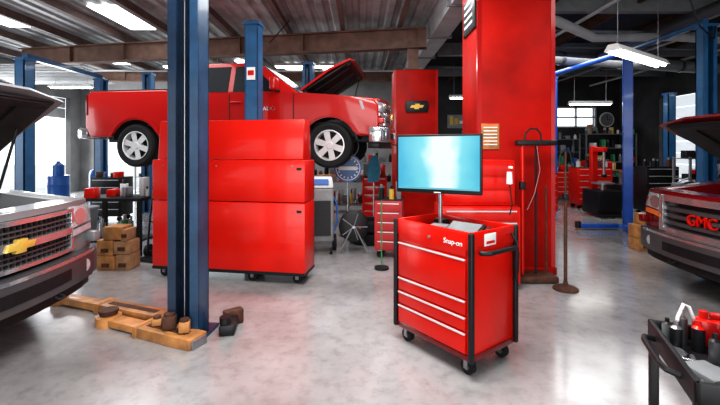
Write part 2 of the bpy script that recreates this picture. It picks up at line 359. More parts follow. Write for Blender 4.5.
    if kind=='chev':
        band(1.08,1.115,-.62,.62,0,.07,CHR); band(.73,.76,-.66,.66,0,.07,CHR)
        for s in (-1,1): band(.73,1.115,s*.60,s*.64,0,.07,CHR,3)
        band(.89,.95,-.6,.6,.01,.06,CHR)
        for z in (.80,.84,.99,1.03): band(z-.006,z+.006,-.6,.6,-.02,.04,DCHR,bv=0)
        for i in range(-11,12): band(.74,1.1,i*.052-.003,i*.052+.003,-.03,.03,DCHR,1,0)
        b.M=Matrix.Translation((0,0,.92))
        b.prism([(-.13,-.026),(.105,-.026),(.13,.026),(-.105,.026)],'yz',.96,1.003,GOLD,b=.004); b.prism([(-.05,-.052),(.035,-.052),(.05,.052),(-.035,.052)],'yz',.96,1.004,GOLD,b=.004)
        b.M=Matrix.Identity(4)
    else:
        band(1.06,1.13,-.64,.64,.01,.08,CHR,bv=.012); band(.70,.76,-.62,.62,.01,.08,CHR,bv=.012)
        for s in (-1,1): band(.70,1.13,s*.57,s*.65,.01,.08,CHR,3,.012)
        for z in (.82,.90,.98): band(z-.02,z+.02,-.57,.57,-.01,.05,DCHR,bv=.008)
    band(.44,.70,-1.0,1.0,.06,.22,lower,14,.03)
    band(.50,.60,-.5,.5,.065,.03,BLK,8,.005)
    band(.66,.69,-.9,.9,.065,.03,CHR,12,.005)
    band(.34,.45,-.93,.93,.0,.2,BLK,12,.02)
    for s in (-1,1):
        b.lathe([(.055,0),(.06,.02)],(.93,s*.74,.56),(1,0,0),HLG,18)
        b.tube([(1.0,s*.3,.42),(1.05,s*.3,.40),(1.05,s*.36,.40),(1.0,s*.36,.42)],.012,BLK)
        b.box((.86,s*.93,.8),(.14,.09,.1),paint,b=.02)
    band(.70,.95,-.94,-.64,-.025,.12,paint,4,.012); band(.70,.95,.64,.94,-.025,.12,paint,4,.012)
    if plate: b.bb(1.03,1.045,-.16,.16,.5,.62,WHT,b=.003)
    op=hood>5
    old=b.M; b.M=Matrix.Translation((CX+(fwd if op else 0),0,1.27+(.08 if op else 0)))@Matrix.Rotation(-R(hood),4,'Y')
    L=HL or .86-CX; dz=-.09 
    for (y0,y1,h0,h1) in ((-.90,-.5,0,.035),(-.5,.5,.035,.035),(.5,.90,.035,0)):
        b.hexa([(0,y0,h0-.03),(0,y1,h1-.03),(L*.55,y1,h1-.05),(L*.55,y0,h0-.05)],[(0,y0,h0),(0,y1,h1),(L*.55,y1,h1-.01),(L*.55,y0,h0-.01)],paint)
        e0=L-.16*abs(y0)*.9; e1=L-.16*abs(y1)*.9
        b.hexa([(L*.55,y0,h0-.05),(L*.55,y1,h1-.05),(e1,y1,h1+dz-.03),(e0,y0,h0+dz-.03)],[(L*.55,y0,h0-.01),(L*.55,y1,h1-.01),(e1,y1,h1+dz),(e0,y0,h0+dz)],paint)
    b.hexa([(.06,-.84,-.06),(.06,.84,-.06),(L-.14,.8,-.125),(L-.14,-.8,-.125)],[(.06,-.84,-.02),(.06,.84,-.02),(L-.14,.8,-.09),(L-.14,-.8,-.09)],BLK,b=.01)
    for y in (-.5,0,.5): b.hexa([(.15,y-.04,-.085),(.15,y+.04,-.085),(L-.2,y+.04,-.14),(L-.2,y-.04,-.14)],[(.15,y-.04,-.05),(.15,y+.04,-.05),(L-.2,y+.04,-.1),(L-.2,y-.04,-.1)],BLK)
    b.box((L-.2,0,-.12),(.08,1.5,.04),BLK,b=.01)
    b.M=old
    if op:
        a=R(hood)
        for s in (-1,1): b.tube([(CX+.02,s*.8,1.2),(CX+.06,s*.8,1.32),(CX+.07+fwd,s*.8,1.38)],.02,BLK)
        b.cyl((.1,.7,1.15),(CX+fwd+.9*math.cos(a)+.1*math.sin(a),.7,1.35+.9*math.sin(a)-.1),.012,BLK)
    return b.obj(name,loc,rz,30)
HD=R(-8.5)
nx,ny=-math.sin(HD),math.cos(HD)
ax=-.50+nx*.85; ay=6.85+ny*.85
truck=pickup('red_pickup_truck',(ax,ay,1.34),HD,REDP,36,'chev',HL=1.12,fwd=.02)
text(truck,'door_badge','SILVERADO',.10,(-1.2,-.985,1.02),(R(90),0,0),CHR,.003)
grey=pickup('grey_pickup_truck',(-3.57,3.08,0),R(-2),SILV,42,'chev',DCHR,False)
gm=pickup('dark_red_pickup_truck',(4.50,4.15,0),R(182),DRED,33,'gmc',DCHR,False)
text(gm,'grille_letters','GMC',.16,(.985,0,.90),(R(90),0,R(90)),RED,.012)

# ------------------------------------------------------------ lift posts
def lift_post(name,loc,rz,h=3.66,w=.24,d=.2,m=BLUE,m2=None,carr=None):
    m2=m2 or m; b=B(); t=.02
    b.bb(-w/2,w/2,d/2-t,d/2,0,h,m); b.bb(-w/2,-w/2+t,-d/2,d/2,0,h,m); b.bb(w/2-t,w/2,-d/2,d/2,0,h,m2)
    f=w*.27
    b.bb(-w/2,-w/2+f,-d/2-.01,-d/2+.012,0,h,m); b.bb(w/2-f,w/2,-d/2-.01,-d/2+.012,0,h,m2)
    b.bb(-w/2-.06,w/2+.06,-d/2-.06,d/2+.08,0,.03,m)
    b.bb(-w/2-.02,w/2+.02,-d/2-.02,d/2+.02,h-.03,h+.02,m)
    for s in (-1,1):
        b.prism([(s*w/2,.02),(s*(w/2+.05),.02),(s*w/2,.2)],'xz',-.01,.01,m)
        b.cyl((s*(w/2+.035),-d/2-.03,.02),(s*(w/2+.035),-d/2-.03,.06),.018,STEEL,seg=6)
    b.cyl((0.02,.04,.03),(.02,.04,h-.2),.03,BLK); b.cyl((-.04,.0,.1),(-.04,0,h-.1),.008,STEEL)
    if carr is not None:
        b.box((0,-.03,carr),(w-.06,d-.08,.6),m,b=.01); b.box((0,-d/2-.1,carr-.22),(w+.1,.22,.12),m,b=.01)
    return b.obj(name,loc,rz)
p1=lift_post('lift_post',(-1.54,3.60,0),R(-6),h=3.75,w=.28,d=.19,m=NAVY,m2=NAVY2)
b=B(); b.box((0,0,.05),(.14,.26,.1),BLK,b=.02); b.box((.02,.14,.07),(.18,.1,.14),RUSTD,(0,0,.5),b=.02); b.cyl((-.02,-.08,.1),(-.02,-.08,.16),.05,BLK); b.obj('lift_adapter_set',(-1.20,3.66,0),R(10))
lp=lift_post('lift_post',(-1.70,6.40,0),R(180)+HD,w=.22,d=.2,m=BLUE,carr=1.72)
b=B(); b.bb(-.07,.07,-.01,0,-.1,.1,WHT,b=.003); b.bb(-.05,.05,-.014,-.01,-.03,.05,RED); b.obj('lift_decal_sign',(-1.71,6.28,2.85),HD)
lift_post('lift_post',(-1.20,9.35,0),HD,m=BLUE,carr=1.72)
b=B()
for p,q in (((-1.66,6.64),(-1.05,7.35)),((-1.66,6.64),(-2.95,7.60)),((-1.2,9.1),(-.75,8.3)),((-1.2,9.1),(-2.45,8.4))):
    p=Vector((*p,1.62));q=Vector((*q,1.62)); d=q-p; b.M=Matrix.Translation(p)@Matrix.Rotation(math.atan2(d.y,d.x),4,'Z')
    b.bb(0,d.length,-.05,.05,-.06,.05,BLUE,b=.008); b.cyl((d.length-.05,0,.05),(d.length-.05,0,.175),.06,BLK)
b.M=Matrix.Identity(4); b.obj('lift_swing_arms')
lift_post('lift_post',(-7.45,8.9,0),R(-90),w=.3,m=BLUE)
lift_post('lift_post',(-7.45,11.5,0),R(90),w=.3,m=BLUE)
lift_post('lift_post',(-5.6,10.6,0),R(0),w=.22,m=BLUE)
lift_post('lift_post',(5.68,8.5,0),R(60),w=.2,d=.17,m=BLUEV)
lift_post('lift_post',(5.62,6.5,0),R(0),w=.2,d=.17,m=BLUE)
lift_post('lift_post',(8.5,11,0),R(90),w=.2,h=3.2,m=BLUE)
lift_post('lift_post',(5.33,11.1,0),R(0),w=.2,d=.17,m=BLUEV)
b=B(); b.bb(-7.5,-7.4,8.9,11.5,3.69,3.8,BLUE); b.cyl((5.68,8.5,3.74),(5.35,11.0,3.74),.06,BLUEV); b.cyl((5.68,8.5,3.74),(5.62,6.5,3.74),.05,BLUE); b.obj('lift_crossbar')
b=B()
for a in ((-.9,.05),(-.2,-.85)):
    d=Vector(a); b.M=Matrix.Rotation(math.atan2(d.y,d.x),4,'Z'); b.bb(0.1,d.length,-.05,.05,.03,.12,BLUEV,b=.01); b.cyl((d.length,0,.03),(d.length,0,.16),.06,BLK)
b.M=Matrix.Identity(4); b.obj('lift_floor_arms',(5.45,8.3,0))

def lift_arm(name,p,q,w,h):
    p=Vector((*p,0));q=Vector((*q,0)); d=q-p; L=d.length; b=B()
    b.bb(0,L*.55,-w*.35,w*.35,.012,h-.015,ARM,b=.006)
    b.bb(L*.42,L,-w/2,w/2,0,h,ARM,b=.008)
    b.bb(L*.42,L*.46,-w/2-.01,w/2+.01,0,h+.008,ARM,b=.004)
    b.bb(L*.5,L*.9,-w*.18,w*.18,h-.004,h+.004,RUSTD)
    b.lathe([(w*.55,.0),(w*.55,h*.9),(w*.4,h)],(0.02,0,0),(0,0,1),ARM,24)
    b.lathe([(w*.36,h),(w*.42,h+.035),(w*.42,h+.05)],(0.02,0,0),(0,0,1),RUSTD,24)
    b.bb(L-.03,L+.02,-w*.4,w*.4,0,h*.8,STEEL,b=.005)
    return b.obj(name,p,math.atan2(d.y,d.x))
lift_arm('lift_arm',(-3.26,4.34),(-1.80,3.78),.17,.10)
lift_arm('lift_arm',(-2.40,3.80),(-1.36,3.36),.20,.09)
b=B()
for x,y,w,h in ((-1.80,3.55,.08,.07),(-1.66,3.49,.11,.12),(-1.50,3.42,.09,.10)):
    b.box((x,y,.094+h/2),(w,w,h-.01),RUSTD if w>.1 else WOOD,(0,0,.3),b=.01); b.cyl((x,y,.094+h-.01),(x,y,.11+h),w*.42,RUSTD)
o=b.obj('lift_pad_blocks')

# ------------------------------------------------------------ large red tool cabinet (back side)
b=B(); Wc=2.06; D=.42
b.bb(0,Wc,0,D,.14,1.00,RED,b=.012); b.bb(0,Wc,0,D,1.008,1.525,RED,b=.012)
b.hexa([(.06,.02,1.53),(Wc-.03,.02,1.53),(Wc-.03,D-.05,1.53),(.06,D-.05,1.53)],[(.06,.07,2.03),(Wc-.03,.07,2.03),(Wc-.03,D-.1,2.03),(.06,D-.1,2.03)],RED,b=.015)
b.bb(.0,Wc,.0,D,.11,.15,BLK)
for x in (.74,): b.bb(x-.003,x+.003,-.001,.01,.16,1.5,DRED)
for x in (.12,Wc-.12,1.35):
    for y in (.1,D-.1):
        b.cyl((x,y-.025,.06),(x,y+.025,.06),.06,RUB,seg=20); b.bb(x-.05,x+.05,y-.045,y+.045,.11,.13,STEEL); b.bb(x-.02,x+.02,y-.04,y-.03,.05,.12,STEEL); b.bb(x-.02,x+.02,y+.03,y+.04,.05,.12,STEEL)
for z in (1.42,.9): b.bb(Wc-.1,Wc-.04,-.012,0,z-.015,z+.015,BLK,b=.003)
for x in (.15,.9,1.9): b.cyl((x,-.004,1.45),(x,.0,1.45),.012,STEEL,seg=8)
for i in range(7): b.bb(.03,Wc-.03,D,D+.012,.2+i*.11,.295+i*.11,RED,b=.004); b.bb(.05,Wc-.05,D+.01,D+.025,.27+i*.11,.285+i*.11,STEEL)
b.obj('roller_tool_cabinet',(-2.70,5.20,0),math.atan2(4.85-5.2,2.03))

# ------------------------------------------------------------ hero tool cart
b=B(); W=.80; D=.55; HT=1.06
b.bb(.01,W-.01,.01,D-.01,.16,.95,RED,b=.008); b.bb(0,W,0,D,.125,.17,DRED,b=.006)
for (x0,x1,y0,y1) in ((0,W,0,.03),(0,W,D-.03,D),(0,.03,0,D),(W-.03,W,0,D)): b.bb(x0,x1,y0,y1,.92,HT-.005,RED,b=.008)
b.bb(.03,W-.03,.03,D-.03,.945,.955,BLK)
Z=[.17,.335,.45,.57,.87]
for z0,z1 in zip(Z,Z[1:]):
    b.bb(.045,W-.045,-.014,.01,z0+.008,z1-.006,RED,b=.005)
    b.bb(.045,W-.045,-.024,-.006,z1-.022,z1-.008,ALU,b=.004)
b.bb(.045,W-.045,-.008,.01,.88,1.045,RED,b=.004)
for x,y in ((0,0),(W,0),(0,D),(W,D)):
    b.box((x,y,.59),(.040,.040,.93),BLK,b=.013,seg=3)
for x in (.08,W-.08):
    for y in (.07,D-.07):
        b.cyl((x,y-.022,.055),(x,y+.022,.055),.055,RUB,seg=22); b.cyl((x,y-.025,.055),(x,y+.025,.055),.022,STEEL,seg=12)
        b.bb(x-.018,x+.018,y-.036,y-.028,.045,.12,STEEL); b.bb(x-.018,x+.018,y+.028,y+.036,.045,.12,STEEL); b.bb(x-.04,x+.04,y-.045,y+.045,.112,.128,STEEL)
b.tube([(W+.0,.10,.90),(W+.03,.11,.90),(W+.055,.14,.90),(W+.055,.44,.90),(W+.04,.50,.89),(W+.035,.52,.84),(W+.025,.53,.7),(W,.54,.62)],.018,BLK,10)
b.tube([(W+.01,.48,1.0),(W+.05,.50,.93),(W+.055,.47,.8),(W+.04,.5,.66),(W+.02,.53,.78),(W+.01,.5,.9)],.010,BLK,8)
b.bb(W-.01,W+.004,.15,.29,.94,1.03,WHT,b=.002); b.bb(W,W+.006,.17,.27,.955,.975,RED)
b.cyl((.40,-.02,.965),(.40,.0,.965),.012,CHR,seg=12)
b.box((.57,.2,1.02),(.3,.2,.02),BLK,(R(24),0,.15),b=.006); b.box((.57,.195,1.033),(.26,.16,.01),GRY,(R(24),0,.15),b=.003)
b.box((.25,.3,.98),(.18,.12,.05),GRY,(0,0,.4),b=.01); b.cyl((.33,.1,.97),(.42,.28,.97),.012,CHR); b.box((.15,.42,.995),(.12,.1,.08),BLK,b=.02)
b.box((.68,.42,.99),(.12,.10,.07),BLK,(0,0,.2),b=.02); b.cyl((.48,.45,.98),(.62,.36,.98),.015,STEEL); b.box((.1,.15,.985),(.08,.1,.06),RED,b=.01)
cart=b.obj('red_tool_cart',(.315,3.49,0),math.atan2(-.803,.598))
text(cart,'maker_label','Snap-on',.055,(.64,-.012,.965),(R(90),0,0),WHT,.002)

# ------------------------------------------------------------ monitor
b=B(); w,h=.745,.51
b.box((0,.02,0),(w,.04,h),BLK,b=.008); b.box((0,.05,-.02),(w*.7,.04,h*.65),BLK,b=.015)
b.bb(-w/2+.018,w/2-.018,-.004,.0,-h/2+.035,h/2-.018,SCREEN)
b.bb(-w/2+.018,w/2-.018,-.0048,-.004,-h/2+.035,-h/2+.05,UI2)
b.bb(-.05,.05,.06,.10,-.06,.06,STEEL); b.cyl((0,.1,.05),(0,.1,-.56),.018,STEEL); b.box((0,.1,-.563),(.16,.12,.015),BLK,b=.005)
b.bb(-.03,.03,-.002,0,-h/2+.006,-h/2+.014,WHT)
b.obj('flat_screen_monitor',(.665,3.44,1.53),R(-26))

# ------------------------------------------------------------ cabinet by column
b=B(); b.bb(0,.92,0,.5,.08,.98,RED,b=.01); b.bb(.02,.90,.12,.5,.985,1.53,RED,b=.012)
for i in range(6): b.bb(.03,.89,-.012,0,.12+i*.14,.245+i*.14,RED,b=.004); b.bb(.05,.87,-.02,-.01,.225+i*.14,.24+i*.14,ALU)
for i in range(3): b.bb(.05,.87,.108,.12,1.02+i*.16,1.165+i*.16,RED,b=.004)
for x in (.08,.84):
    for y in (.08,.42): b.cyl((x,y-.02,.04),(x,y+.02,.04),.04,RUB); b.bb(x-.03,x+.03,y-.03,y+.03,.07,.085,STEEL)
b.obj('tool_chest',(.96,4.68,0))
b=B(); b.cyl((0,0,-.04),(0,0,.1),.035,WHT,r2=.03); b.cyl((0,0,.1),(0,0,.14),.012,RED); b.box((0,-.03,.15),(.03,.09,.03),WHT,b=.01); b.tube([(0,0,-.04),(.01,-.01,-.15),(.03,0,-.28),(.0,.0,-.4)],.008,BLK)
b.obj('spray_gun',(1.72,4.60,1.30))

# pole stands near column
b=B(); b.box((0,0,.05),(.5,.28,.08),RUSTD,b=.02); b.cyl((-.15,0,.08),(-.15,0,1.72),.022,RED); b.cyl((.02,0,.08),(.02,0,1.7),.014,BLK); b.cyl((.16,.02,.08),(.16,.02,1.2),.012,RUSTD)
b.box((.02,0,1.74),(.5,.12,.07),BLK,b=.02); b.tube([(-.12,0,1.76),(-.11,0,1.86),(-.05,0,1.92),(.03,0,1.92),(.08,0,1.86),(.09,0,1.76)],.012,BLK)
b.tube([(.02,-.03,1.7),(.05,-.05,1.4),(-.02,-.05,1.1),(-.1,-.03,.9)],.012,DRED)
b.box((-.15,0,1.2),(.07,.06,.1),BLK,b=.01); b.obj('transmission_jack',(2.20,5.05,0))
b=B(); b.lathe([(.14,0),(.14,.02),(.1,.04),(.03,.06),(.022,.1)],(0,0,0),(0,0,1),RUSTD,28); b.cyl((0,0,.06),(0,0,1.1),.02,RUSTD); b.cyl((0,0,1.1),(0,0,1.62),.012,RUSTD); b.tube([(-.08,0,1.45),(-.06,0,1.6),(0,0,1.66),(.06,0,1.6),(.08,0,1.45)],.01,BLK)
b.box((0,0,1.1),(.06,.06,.08),BLK,b=.01); b.obj('support_pole_stand',(2.43,4.73,0))

# ------------------------------------------------------------ generic clutter
CM=[RED,BLK,WHT,BLP,GRY,CARD,STEEL,BLK,GRY,LGRY,BLK,RUSTD,YEL,GRY,GRN,BLK]
def clutter(b,x0,x1,y0,y1,z,hm=.35,dens=.16):
    x=x0
    while x<x1-.06:
        w=random.uniform(.07,.22); w=min(w,x1-x); h=random.uniform(.1,hm); m=random.choice(CM); y=random.uniform(y0+.08,max(y0+.09,y1-.1))
        if random.random()<.45:
            r=min(w/2,.07)*.85; b.cyl((x+w/2,y,z),(x+w/2,y,z+h*.75),r,m,seg=12); b.cyl((x+w/2,y,z+h*.75),(x+w/2,y,z+h),r*.5,random.choice(CM),seg=10)
        else: b.box((x+w/2,y,z+h/2),(w*.85,min(.22,(y1-y0)*.6),h),m,(0,0,random.uniform(-.2,.2)),b=.008)
        x+=w+random.uniform(.0,dens*.5)
def shelf(name,x,y,w,h,n=4,d=.45,rz=0,m=GRY):
    b=B()
    for sx in (0,w):
        for sy in (0,d): b.bb(sx-.02,sx+.02,sy-.02,sy+.02,0,h,m)
    for i in range(n):
        z=.12+(h-.15)*i/(n-1); b.bb(-.02,w+.02,-.02,d+.02,z-.02,z,m)
        clutter(b,.04,w-.04,0,d,z,min(.4,(h/n)*.8))
    return b.obj(name,(x,y,0),rz)
def chest(name,x,y,w,h,m,rz=0,n=5,d=.5):
    b=B(); b.bb(0,w,0,d,.12,h,m,b=.01)
    dh=(h-.16)/n
    for i in range(n): b.bb(.03,w-.03,-.012,0,.14+i*dh,.14+(i+1)*dh-.012,m,b=.004); b.bb(.05,w-.05,-.022,-.01,.14+(i+1)*dh-.03,.14+(i+1)*dh-.016,ALU)
    for sx in (.08,w-.08):
        for sy in (.08,d-.08): b.cyl((sx,sy-.02,.055),(sx,sy+.02,.055),.055,RUB,seg=14); b.bb(sx-.03,sx+.03,sy-.03,sy+.03,.1,.125,STEEL)
    b.bb(.0,w,0,d,h,h+.015,BLK)
    clutter(b,.03,w-.03,.02,d-.05,h+.015,.28)
    return b.obj(name,(x,y,0),rz)
def bench(name,x,y,w,d,h,m,rz=0,top=WOOD):
    b=B(); b.bb(0,w,0,d,h-.05,h,top,b=.006)
    for sx in (.04,w-.04):
        for sy in (.04,d-.04): b.bb(sx-.03,sx+.03,sy-.03,sy+.03,0,h-.05,m)
    b.bb(.04,w-.04,.04,d-.04,.2,.23,m); clutter(b,.05,w-.05,0,d,h,.32); clutter(b,.08,w-.08,.05,d-.05,.23,.4)
    return b.obj(name,(x,y,0),rz)
def tires(name,x,y,n):
    b=B()
    for i in range(n): b.lathe([(.2,0),(.3,-.0),(.345,.03),(.35,.1),(.345,.17),(.3,.2),(.2,.2),(.19,.1)],(random.uniform(-.02,.02),0,i*.205),(0,0,1),RUB,30,closed=True)
    return b.obj(name,(x,y,0))
bench('workbench',-1.3,10.4,1.9,.6,1.0,GRY)
shelf('storage_shelf',-.9,11.8,2.0,1.9,4)
tires('tire_stack',.15,7.2,2); 
chest('tool_chest',.22,6.1,.42,.88,PNK,R(-10),5,.42)
chest('tool_chest',.05,8.9,.55,1.05,RED,0,5)
b=B(); b.box((0,0,.62),(.40,.42,.86),GRY,b=.04,seg=3); b.hexa([(-.2,-.21,1.05),(.2,-.21,1.05),(.2,.2,1.05),(-.2,.2,1.05)],[(-.18,-.1,1.22),(.18,-.1,1.22),(.18,.18,1.22),(-.18,.18,1.22)],LGRY,b=.02)
b.box((0,-.165,1.14),(.24,.02,.1),BLP,(R(-33),0,0)); b.bb(-.15,.15,-.225,-.2,.3,.85,BLK)
for s in (-1,1): b.cyl((s*.2,.1,.13),(s*.26,.1,.13),.13,RUB,seg=26); b.cyl((s*.26,.1,.13),(s*.265,.1,.13),.07,LGRY,seg=20); b.cyl((s*.14,-.18,.05),(s*.18,-.18,.05),.05,RUB)
b.tube([(.2,-.1,.9),(.25,-.15,.8),(.26,-.1,.5),(.22,-.1,.35)],.014,BLP); b.tube([(-.2,-.1,.9),(-.26,-.15,.8),(-.26,-.1,.6),(-.22,-.1,.45)],.014,RED)
b.tube([(-.18,.2,1.0),(-.18,.3,1.08),(.18,.3,1.08),(.18,.2,1.0)],.015,BLK); b.obj('refrigerant_service_machine',(-.64,6.5,0),R(8))
# cable reel on a tubular frame
b=B(); zc=.42
for y in (-.10,.10):
    b.lathe([(.05,-.006),(.23,-.006),(.24,0),(.23,.006),(.05,.006)],(0,y,zc),(0,1,0),BLK,32)
    for k in range(5): a=2*math.pi*k/5; b.cyl((0,y*1.09,zc),(.22*math.cos(a),y*1.09,zc+.22*math.sin(a)),.008,GRY,seg=6)
    b.tube([(-.22,y*1.3,.02),(-.02,y*1.3,zc),(.02,y*1.3,zc),(.22,y*1.3,.02)],.012,GRY)
for i in range(6): b.lathe([(.13,-.014),(.17,-.014),(.178,0),(.17,.014),(.13,.014)],(0,-.075+i*.03,zc),(0,1,0),RUB,26)
b.cyl((0,-.15,zc),(0,.15,zc),.02,STEEL); b.cyl((-.22,-.14,.02),(-.22,.14,.02),.012,GRY); b.cyl((.22,-.14,.02),(.22,.14,.02),.012,GRY); b.cyl((.1,-.14,zc),(.1,-.2,zc),.012,RED)
b.obj('cable_reel',(-.10,6.5,0))
b=B(); b.lathe([(.27,0),(.27,.03)],(0,0,1.30),(0,-1,0),BLP,40); b.lathe([(.235,.03),(.235,.035)],(0,0,1.30),(0,-1,0),WHT,40); b.lathe([(.22,.035),(.22,.04)],(0,0,1.30),(0,-1,0),BLP,40); b.bb(-.18,.18,-.05,-.035,1.265,1.335,WHT); b.cyl((0,.02,0.02),(0,.02,1.2),.018,STEEL); b.lathe([(.18,0),(.18,.02),(.03,.04)],(0,.02,0),(0,0,1),BLK,28)
for k in range(16):
    a=2*math.pi*k/16; b.box((.185*math.cos(a),-.042,1.30+.185*math.sin(a)),(.02,.006,.035),WHT,(0,-a+math.pi/2,0))
b.obj('round_service_sign',(-.23,7.7,0))
b=B(); b.prism([(-.12,.0),(.1,.02),(.13,.3),(.06,.55),(-.08,.52),(-.14,.25)],'xz',-.02,.03,BRIC,b=.01); b.tube([(0,.04,.5),(0,.04,.62)],.01,STEEL); b.cyl((0,.04,-1.0),(0,.04,.62),.015,STEEL); b.lathe([(.15,-1.0),(.15,-.98),(.02,-.96)],(0,.04,0),(0,0,1),BLK,20)
b.obj('hanging_shop_towel',(.28,8.0,1.0))
b=B(); b.cyl((0,0,.03),(0,0,.95),.010,GRN); b.lathe([(.1,0),(.1,.03),(.02,.05)],(0,0,0),(0,0,1),BLK,20); b.obj('broom_handle_stand',(.30,5.55,0))

# left side clutter
bench('parts_table',-4.35,6.2,.95,.6,.9,BLK,0,BLK)
def blocks(name,x,y):
    b=B()
    for i,(dx,w,z0,z1) in enumerate(((-.1,.24,0,.2),(.13,.2,0,.22),(-.11,.22,.2,.42),(.12,.22,.22,.4),(.0,.26,.42,.6),(.14,.08,.4,.56))):
        b.box((dx,random.uniform(-.02,.02),(z0+z1)/2),(w,.26,z1-z0-.005),CARD if i%2 else WOOD,b=.008)
        b.bb(dx-.05,dx+.05,-.145,-.13,z0+.05,z0+.1,RUSTD)
    return b.obj(name,(x,y,0))
blocks('wooden_block_stack',-3.38,5.60); blocks('wooden_block_stack',4.76,6.65)
b=B()
for s in (-.14,.14): b.tube([(s,0,.1),(s,.05,.6),(s,.14,1.1),(s*.8,.25,1.25)],.016,BLK)
for z in (.3,.55,.8,1.05): b.cyl((-.14,.03+z*.07,z),(.14,.03+z*.07,z),.012,BLK)
b.bb(-.16,.16,-.2,.02,.02,.04,BLK); b.cyl((-.2,.08,.1),(-.16,.08,.1),.1,RUB,seg=20); b.cyl((.16,.08,.1),(.2,.08,.1),.1,RUB,seg=20); b.cyl((-.2,.08,.1),(.2,.08,.1),.012,STEEL)
b.obj('hand_truck',(-3.10,6.05,0),R(-15))
b=B(); b.lathe([(.28,0),(.29,.02),(.28,.3),(.29,.32),(.28,.34),(.28,.62),(.29,.64),(.28,.66),(.28,.9),(.25,.9)],(0,0,0),(0,0,1),BLP,28)
b.lathe([(.15,0),(.15,.3),(.05,.38),(.05,.42)],(.0,0,.9),(0,0,1),BLP,20); b.obj('blue_oil_drum',(-8.9,11.8,0))
b=B(); b.cyl((0,0,0),(0,0,.9),.2,BLP,r2=.2,seg=24); b.lathe([(.2,.9),(.15,1.02),(.05,1.06)],(0,0,0),(0,0,1),BLP,24); b.obj('air_tank',(-8.3,12.6,0))
shelf('storage_shelf',-8.2,14.6,1.4,1.8,4); chest('tool_chest',-6.9,12.6,.9,1.1,BLK); shelf('storage_shelf',-4.9,13.5,1.8,2.0,4)
chest('tool_chest',-6.2,9.2,.7,1.0,BLK); tires('tire_stack',-6.6,7.8,3); bench('workbench',-6.5,15.5,1.4,.6,.95,GRY)
b=B(); b.lathe([(.18,0),(.22,.55),(.24,.56),(.24,.6)],(0,0,0),(0,0,1),GRY,24); b.obj('waste_bin',(-5.1,7.4,0))

# right side clutter
chest('tool_chest',6.1,11.2,.95,1.15,RED,0,6); chest('tool_chest',4.2,12.0,.9,1.0,RED,0,5); chest('tool_chest',7.1,9.9,.8,1.22,BLK,0,6); chest('tool_chest',6.3,13.2,.9,.95,RED,0,5)
chest('tool_chest',3.2,12.6,.9,1.1,BLK,0,5); chest('tool_chest',7.35,12.9,.8,1.3,RED,0,6); chest('tool_chest',4.3,9.9,.6,1.05,RED,0,5)
shelf('storage_shelf',4.0,15.2,2.0,2.4,5); shelf('storage_shelf',6.4,15.3,2.0,2.1,5); shelf('storage_shelf',8.6,15.2,1.9,2.3,5); shelf('storage_shelf',9.3,10.2,1.1,2.0,5)
bench('workbench',7.4,14.2,1.9,.6,.95,GRY); bench('workbench',8.4,12.4,1.2,.6,.95,GRY)
shelf('storage_shelf',7.1,8.6,.9,1.5,4); tires('tire_stack',9.0,9.4,3); tires('tire_stack',3.4,14.2,3)
shelf('storage_shelf',2.75,11.2,.9,1.7,4); shelf('storage_shelf',5.4,12.5,.7,1.9,5)
b=B(); b.box((0,0,.35),(.6,.7,.6),BLK,b=.03); b.lathe([(.06,.65),(.06,.78),(.26,.8),(.26,.83)],(0,-.05,0),(0,0,1),STEEL,28); b.bb(-.08,.08,.28,.42,.6,1.75,RED,b=.02); b.bb(-.06,.06,-.15,.42,1.6,1.72,RED,b=.02); b.cyl((0,-.1,1.65),(0,-.1,1.0),.03,STEEL); b.box((0,-.1,1.0),(.12,.08,.08),BLK,b=.02); b.bb(.3,.36,-.3,.3,.2,.8,BLK,b=.01); b.bb(-.3,.3,-.5,-.36,.03,.08,BLK)
b.obj('tire_changer',(6.1,10.1,0))
b=B(); b.cyl((-.5,0,.45),(.5,0,.45),.25,BLK,seg=28); b.lathe([(.25,0),(.2,.08),(.08,.12)],(.5,0,.45),(1,0,0),BLK,28); b.lathe([(.25,0),(.2,.08),(.08,.12)],(-.5,0,.45),(-1,0,0),BLK,28)
for x in (-.35,.35):
    for y in (-.18,.18): b.bb(x-.03,x+.03,y-.02,y+.02,0,.35,BLK)
b.bb(-.4,.4,-.16,.16,.69,.72,BLK); b.box((-.2,0,.86),(.25,.24,.28),GRY,b=.03); b.cyl((.2,-.12,.86),(.2,.12,.86),.13,STEEL,seg=20); b.cyl((-.2,-.2,.86),(-.2,-.15,.86),.18,BLK,seg=24); b.tube([(-.2,.1,1.0),(0,.1,1.08),(.2,.05,.95),(.2,0,.7)],.015,STEEL)
b.obj('air_compressor',(6.55,7.9,0))
b=B(); b.lathe([(.3,0),(.3,.04)],(0,0,0),(0,-1,0),WHT,36); b.lathe([(.26,.04),(.26,.05)],(0,0,0),(0,-1,0),GRY,36); b.box((0,-.055,.08),(.02,.01,.2),BLK); b.box((.06,-.055,0),(.14,.01,.02),BLK)
b.obj('wall_clock',(10.15,16.48,2.9))
b=B(); b.bb(-.9,.9,-.03,0,-.18,.18,BLK); b.bb(-.8,-.1,-.04,-.03,-.06,.08,GRN); b.bb(0,.75,-.04,-.03,-.1,.1,WHT); b.obj('wall_banner',(7.0,16.48,2.9))
b=B()
for i in range(9): b.bb(-.9+i*.2,-.76+i*.2,-.02,0,random.uniform(-.2,-.05),random.uniform(.05,.25),random.choice([WHT,YEL,WHT,CARD,BLP]))
b.bb(-1,1,0,.01,-.25,.3,GRY); b.obj('pinboard',(4.6,16.48,2.8))
b=B(); b.box((0,0,.55),(.5,.5,1.1),WHT,b=.05); b.bb(-.2,.2,-.27,-.24,.3,.9,GRY); b.cyl((0,0,1.1),(0,0,1.3),.08,BLK); b.obj('parts_washer',(9.95,11.6,0))

